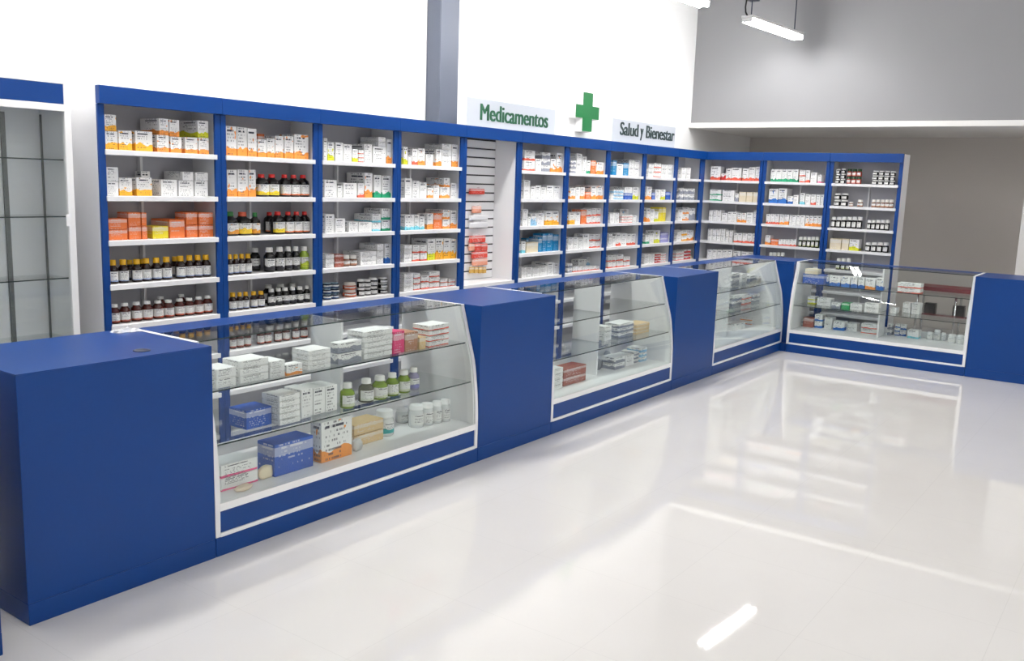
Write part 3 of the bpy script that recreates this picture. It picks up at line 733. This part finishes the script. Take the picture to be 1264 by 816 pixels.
# stock of the cases: base pixel given with @
CZ = {'upper glass shelf': .728, 'lower glass shelf': .498, 'floor': .2395}
def where_k(w): return {'nea': 'c1', 'sec': 'c2', 'thi': 'c3', 'end': 'c4'}[w[:3]]
def stock(s, lvl, where, axis='Y'):
    z = CZ[lvl]
    place(s, axis, (.2 if axis == 'Y' else XC+.2), z, 0 if axis == 'Y' else -math.pi/2, f'{lvl} of {where}', f'on the {lvl} of the {where}', depth=.13, maxback=(DEP-.06 if axis == 'Y' else XC+DEP-.06),
          divs=[dict(c1=A1+(B1-A1)*.5, c2=C1+(D1-C1)*.5, c3=E1+(G1-E1)*.42, c4=-(Y1+Y2)/2)[where_k(where)]], lim=dict(c1=(A1, B1), c2=(C1, D1), c3=(E1, G1), c4=(-Y1, -Y2))[where_k(where)], edge=.04, ceil={'floor': .489, 'lower glass shelf': .719, 'upper glass shelf': .93}[lvl])
c1 = 'nearest case'
stock('266 292 454 w *2 @479;295.4 331.8 443 w *3 @473;332.5 352.3 445 w *3 @466.5;352.8 373.6 449 wo @463 s;381.7 408.6 431 w *4 @459;417 447 421 gy *2 @449 s;449.5 485 407 w *5 @443;485.6 499.6 409 pk @440.6;500 516.3 410 lbr @438.5;516.6 526 416 tan @436.6;530 554.7 400 wr *4 @428', 'upper glass shelf', c1)
stock('303.6 335.6 504 db @527.5;336.2 371 487 w *5 @524;371.8 386.6 480 w @514.5;386.9 401.6 478 w @511;401.9 416.6 475.5 w @507.6;428.5 441.8 473.5 lq @504.5;452 465.8 468.4 lg @497;469 482.8 464.6 lq @493.5;484.5 496 461 lq @489.2;499 510 457.6 lq @485.4;511 521 454.4 lv @481.4', 'lower glass shelf', c1)
stock('272 318.7 569 wp *2 @601;338.6 387 543 db @582.4;396.5 435 517 wo @566.6;437 474 520 tan *2 @547;475 491.4 507.5 jt @538;514.6 527 500.6 jw @527.6;528 538.4 498.4 jw @524.6;539 548.6 496 jw @522.4;549.2 558.8 493.6 jw @520.4;497 508 505 jw @522;505 515 502.5 jw @517', 'floor', c1)
c2 = 'second display case'
stock('747 755.4 402.6 w *3 @420;764 782.6 398 gy *3 @415;783.2 802 399 tan *3 @411.6', 'lower glass shelf', c2)
stock('684 695.6 454 w *4 @480;696.4 724 452.5 rb *2 @473;760 772 440 gy *2 @455;773 783 438 w *2 @451;783.6 789 434 gy *3 @447.5;789.6 799 429 lb *3 @446', 'floor', c2)
c3 = 'third display case'
stock('904 913 337 gy *2 @349;914 922.6 338 w *2 @348;925 934 340 gy @347;935 943 341 gy @346', 'upper glass shelf', c3)
stock('905 916 364 gy *2 @377;917 928 363 wr *2 @375;929 940 363 gy *2 @373', 'lower glass shelf', c3)
stock('908 914 399 w @407.5;914.4 920 398 w @406;928 934 391 wo *2 @400', 'floor', c3)
c4 = 'end wall case'
stock('991 1017.6 338.6 db @350;994 1010 332 cr ^ @350;1018.6 1023.4 340 wb @350.6;1024.4 1038 341 wb @353;1038.6 1050 341.4 wb @354.4;1050.6 1059 342 wb @355.4;1059.6 1067.6 343 wb @356.4;1068.4 1081 344 wo @358;1082 1091.5 343 wb @359;1108 1137.5 349.5 wr *2 @362', 'upper glass shelf', c4, 'X')
stock('997 1007 366 wl *2 @375;1008.6 1026 368 w *2 @377.5;1026.6 1038 374 gy @380.6;1038.6 1048.6 374 gr @382;1049 1064.6 375 w *2 @383;1067.4 1085.6 374 w *2 @386;1099 1107 380 w @387;1114.4 1125 373.5 w *2 @386.4;1125.6 1136 374.4 w *2 @388', 'lower glass shelf', c4, 'X')
stock('982 991 394 gy *2 @402.6;991.6 1004.6 392 rb @404;1005.6 1016 388 wb *2 @405;1018 1028 392 w *2 @406.4;1028.6 1043 397 wb @408;1044.6 1058.6 399 w *2 @409;1063 1083 399.6 wr *2 @412;1095.6 1101.8 400 gy *2 @414;1105 1111.4 399.8 wb *3 @414.6;1111.8 1119.4 400 wb *2 @415;1120.4 1134.6 407.5 wc @418;1143.6 1151.4 410 jw @419.4;1152.4 1161 407.4 jw @420.4;1161.6 1167.6 411 jw @421;1170 1180 413 jw @424;1181.4 1190 414 jw @425.4', 'floor', c4, 'X')

# the 300 cartons that show largest stand as things of their own; the far, tiny rest is one object
CARTONS.sort(key=lambda q: -q[0])
for _, sty, loc, w, d, h, rz, lab, g in CARTONS[:300]:
    tag(carton(sty, loc, w, d, h, rz), lab, 'carton', g)
V, F, MI, GEN, RND, ACC = [], [], [], [], [], []
rn = random.Random(11)
for _, sty, loc, w, d, h, rz, lab, g in CARTONS[300:]:
    c, al, so, _d = STY[sty]; me = carton_me(w, d, h, so); mt = Matrix.Translation(loc) @ Matrix.Rotation(rz, 4, 'Z')
    k = len(V); r = rn.random(); cc = srgb(*c)
    for v in me.vertices:
        V.append(mt @ v.co); GEN.append(((v.co.x+w/2)/w, v.co.y/d, v.co.z/h)); RND.append(r); ACC.append((cc[0], cc[1], cc[2], al))
    for p in me.polygons: F.append([k+i for i in p.vertices]); MI.append(so)
me = bpy.data.meshes.new('small_cartons'); me.from_pydata(V, [], F); me.materials.append(M['card_many']); me.materials.append(M['solid_many'])
me.polygons.foreach_set('material_index', MI)
me.attributes.new('gen', 'FLOAT_VECTOR', 'POINT').data.foreach_set('vector', [x for q in GEN for x in q])
me.attributes.new('rnd', 'FLOAT', 'POINT').data.foreach_set('value', RND)
me.attributes.new('acc', 'FLOAT_COLOR', 'POINT').data.foreach_set('color', [x for q in ACC for x in q])
o = link('small_cartons', me); o['kind'] = 'stuff'
tag(o, 'smallest and most distant medicine cartons filling the shelves and cases', 'cartons')
print('CARTONS', len(CARTONS))

# soft pouches, lumps of cream soap and grey bags lying in the cases
def pouch(u, vb, z, sx, sy, sz, rgb, label, cat, nm, rz=0.3):
    q = un(u, vb, 'Z', z)
    bm = bmesh.new(); bmesh.ops.create_icosphere(bm, subdivisions=3, radius=1)
    rn = random.Random(int(u*10))
    ph = [rn.uniform(0, 6.28) for _ in range(6)]
    for v in bm.verts:
        c = v.co; e = .8
        c.x, c.y, c.z = [math.copysign(abs(k)**e, k) for k in c]
        k = 1+.06*math.sin(5*c.x+ph[0])*math.cos(4*c.y+ph[1])+.05*math.sin(7*c.y+ph[2]+3*c.z)
        v.co = (c.x*sx*k, c.y*sy*k, max(c.z, -.75)*sz*k)
    mz = min(v.co.z for v in bm.verts)
    for v in bm.verts: v.co.z -= mz
    for f in bm.faces: f.smooth = True
    me = bpy.data.meshes.new(nm); bm.to_mesh(me); bm.free()
    o = link(nm, me, 'pouch'); o.location = (q.x, q.y+sy, z+.0006); o.rotation_euler = (0, 0, rz); o.color = srgb(*rgb)
    tag(o, label, cat)
    return o
pouch(331, 591, .2395, .046, .018, .034, (236, 222, 190), 'cream soft pouch on the floor of the nearest display case', 'pouch', 'soft_pouch', .1)
pouch(305, 606, .2395, .05, .026, .012, (232, 214, 190), 'flat cream sachet before the pink edged cartons', 'sachet', 'flat_sachet', .2)
pouch(444, 557, .2395, .035, .02, .036, (206, 206, 204), 'grey crumpled bag beside the big white carton, nearest case floor', 'bag', 'crumpled_bag', .2)
pouch(742, 457, .2395, .055, .035, .045, (128, 130, 138), 'dark grey crumpled bag on the floor of the second case', 'bag', 'crumpled_bag', .2)
pouch(754, 448, .2395, .05, .035, .05, (176, 178, 184), 'pale grey crumpled bag behind the dark one, second case', 'bag', 'crumpled_bag', .5)
# crumpled clear paper on the nearest counter block
q = un(157, 409.5, 'Z', H)
bm = bmesh.new(); bmesh.ops.create_grid(bm, x_segments=14, y_segments=10, size=1)
rn = random.Random(3)
for v in bm.verts:
    e = 1-max(abs(v.co.x), abs(v.co.y))**4
    v.co = (v.co.x*.062*(1+.2*math.sin(9*v.co.y)), v.co.y*.024*(1+.25*math.sin(7*v.co.x)), .002+abs(rn.gauss(0, .006))*e+.006*e)
r = bmesh.ops.solidify(bm, geom=bm.faces[:], thickness=.0006)
me = bpy.data.meshes.new('crumpled_paper'); bm.to_mesh(me); bm.free()
mz = min(v.co.z for v in me.vertices)
for v in me.vertices: v.co.z -= mz
o = link('crumpled_paper', me, 'paper'); o.location = (q.x, q.y, H+.0008); o.rotation_euler = (0, 0, -.2)
tag(o, 'small crumpled piece of clear wrapping on the nearest counter block', 'wrapping')

# ------------------------------------------------------------------ signs
def sign(label, u0, u1, vt0, vt1, m, txt, tm, tx0, tx1, tz0, tz1):
    y = 1.45
    a = un(u0, vt0, 'Y', y); b = un(u1, vt1, 'Y', y); zt = (a.z+b.z)/2
    t = thing('sign_panel', label, 'sign', (a.x, y, ZT+.001))
    w = b.x-a.x; h = zt-ZT-.001
    boxes('panel', [(0, w, 0, .006, 0, h)], m, t, bev=.001)
    for word, f0, f1, b0, b1 in txt:
        me = text_me('lettering', word, tm, (tx1-tx0)*(f1-f0), (tz1-tz0)*(b1-b0), .004)
        o = link('lettering', me, parent=t); o.location = (tx0-a.x+(tx1-tx0)*f0, -.0005, tz0-ZT-.001+(tz1-tz0)*b0)
    for x in (w*.12, w*.88):
        boxes('foot_clip', [(x-.015, x+.015, -.012, -.0005, 0, .012)], 'chrome', t, bev=.001)
    return t
sign('white acrylic sign reading Medicamentos in green letters above the shelves', 577, 686, 120, 135, 'acrylic', [('Medicamentos', 0, 1, 0, 1)], 'green_dark', 5.235, 6.231, 2.166, 2.297)
sign('greyish acrylic sign reading Salud y Bienestar above the shelves', 757, 834, 146, 157, 'acrylic_grey', [('Salud', 0, .315, .2, 1), ('y', .35, .405, 0, .76), ('Bienestar', .455, 1, .2, 1)], 'slate_text', 7.555, 8.80, 2.152, 2.315)
# green pharmacy cross with white returns
y = 1.66
a = un(724, 114, 'Y', y); b = un(724, 162, 'Y', y); l = un(711.5, 137, 'Y', y); r_ = un(739.5, 140, 'Y', y)
cx, cz = (l.x+r_.x)/2, (a.z+b.z)/2; hw, hh = (r_.x-l.x)/2, (a.z-b.z)/2
t = thing('cross_sign', 'green pharmacy cross with white edges on the white wall', 'sign', (cx, y, cz))
aw = hw*.40
def cross(k, y0, y1, nm, m, bev):
    a_, w_, h_ = aw+k, hw+k, hh+k; v = hh*.33+k
    pts = [(-a_, -h_), (a_, -h_), (a_, -v), (w_, -v), (w_, v), (a_, v), (a_, h_), (-a_, h_), (-a_, v), (-w_, v), (-w_, -v), (-a_, -v)]
    return prism(nm, pts, y0, y1, 'Y', m, t)
cross(0, 0, .008, 'green_face', 'green_sign', 0)
cross(.006, .0085, YW-y-.001, 'white_return', 'trim', 0)

# ------------------------------------------------------------------ empty glass cabinet at the left edge
xr, zt = 1.715, 2.09; xl = .74; yb = YB
t = thing('glass_cabinet', 'empty white glass cabinet with blue header at the left edge', 'cabinet', (xl, YS, 0))
w = xr-xl; d = yb-YS
for x in (0, w-.034): boxes('frame_post', [(x, x+.034, 0, .03, .0, zt)], 'trim', t, bev=.002)
boxes('header', [(.0345, w-.0345, .001, .02, 1.985, zt-.008)], 'blue', t, bev=.001)
for q in ((.0345, w-.0345, 0, .03, 1.950, 1.9845), (.0345, w-.0345, 0, .03, zt-.0075, zt), (.0345, w-.0345, 0, .03, .0, .28)): boxes('frame_rail', [q], 'trim', t, bev=.001)
boxes('door_glass', [(.035, w-.035, .012, .017, .281, 1.9495)], 'cab_glass', t, bev=0)
for q in ((0, .018, .0305, d, 0, zt), (w-.018, w, .0305, d, 0, zt)): boxes('side_panel', [q], 'white', t, bev=.001)
boxes('back_panel', [(.0185, w-.0185, d-.014, d, 0, zt)], 'white', t, bev=0)
boxes('top_panel', [(.0185, w-.0185, .0305, d-.0145, zt-.02, zt-.001)], 'white', t, bev=0)
boxes('deck', [(.0185, w-.0185, .0305, d-.0145, .26, .28)], 'white', t, bev=0)
for x in (1.503-xl, .95-xl): boxes('slotted_rail', [(x-.012, x+.012, d-.024, d-.0145, .3, 1.94)], 'rail', t, bev=.001)
boxes('slotted_rail', [(w-.024, w-.0185, d-.03, d-.0145, .3, 1.94)], 'rail', t, bev=.001)
for z in (1.715, 1.430, 1.115, .80, .5):
    boxes('glass_shelf', [(.019, w-.025, .05, d-.031, z-.006, z)], 'cab_glass', t, bev=0)
    boxes('shelf_edge', [(.019, w-.025, .045, .0495, z-.006, z)], 'glass_edge', t, bev=0)
q = un(84, 272, 'Y', YS)
boxes('door_catch', [(q.x-xl-.012, q.x-xl+.006, -.008, -.0005, q.z-.03, q.z+.03)], 'trim', t, bev=.002)

# ------------------------------------------------------------------ maroon bench and dark boxes beyond the end counter, under the mezzanine
bx = 10.35
a = un(1136, 353, 'X', bx); b = un(1203, 361, 'X', bx); lo = un(1138, 388, 'X', bx)
t = thing('waiting_bench', 'maroon topped bench with chrome legs seen through the end case', 'bench', (bx, b.y-.25, 0))
L = a.y-b.y+.3; zt = a.z
boxes('seat_pad', [(0, .38, 0, L, zt-.075, zt)], 'maroon', t, bev=.012, seg=2)
for yy in (.03, L*.5, L-.03):
    tube('leg_frame', [(.03, yy, .012), (.03, yy, zt-.087), (.35, yy, zt-.087), (.35, yy, .012)], .012, 'chrome', t, closed=True)
boxes('foot_shelf', [(.05, .33, .02, L-.02, lo.z-.03, lo.z-.012)], 'white', t, bev=.002)
for k, (u, nm_) in enumerate(((1147, 'left'), (1183, 'right'))):
    q = un(u, 384, 'X', bx+.12)
    o = boxes('dark_box', [(-.05, .05, -.06, .06, 0, .12), (-.052, .052, -.062, .062, .121, .133)], 'black', bev=.006)
    o.location = (bx+.16, q.y, lo.z-.0115)
    tag(o, f'{nm_} small black box on the shelf under the maroon bench', 'box', 'black boxes under the bench')

# ------------------------------------------------------------------ render look
w_ = bpy.data.worlds.new('world'); SC.world = w_; w_.use_nodes = True
w_.node_tree.nodes['Background'].inputs[0].default_value = (.9, .95, 1, 1); w_.node_tree.nodes['Background'].inputs[1].default_value = .3
vs = SC.view_settings
vs.view_transform = 'Standard'; vs.look = 'None'; vs.gamma = 1; vs.use_curve_mapping = False; vs.exposure = 0
try:
    cy = SC.cycles
    cy.max_bounces = 14; cy.diffuse_bounces = 6; cy.glossy_bounces = 6; cy.transparent_max_bounces = 24; cy.transmission_bounces = 8
    cy.sample_clamp_indirect = 6; cy.caustics_reflective = False; cy.caustics_refractive = False; cy.blur_glossy = .5
except Exception as e: print(e)
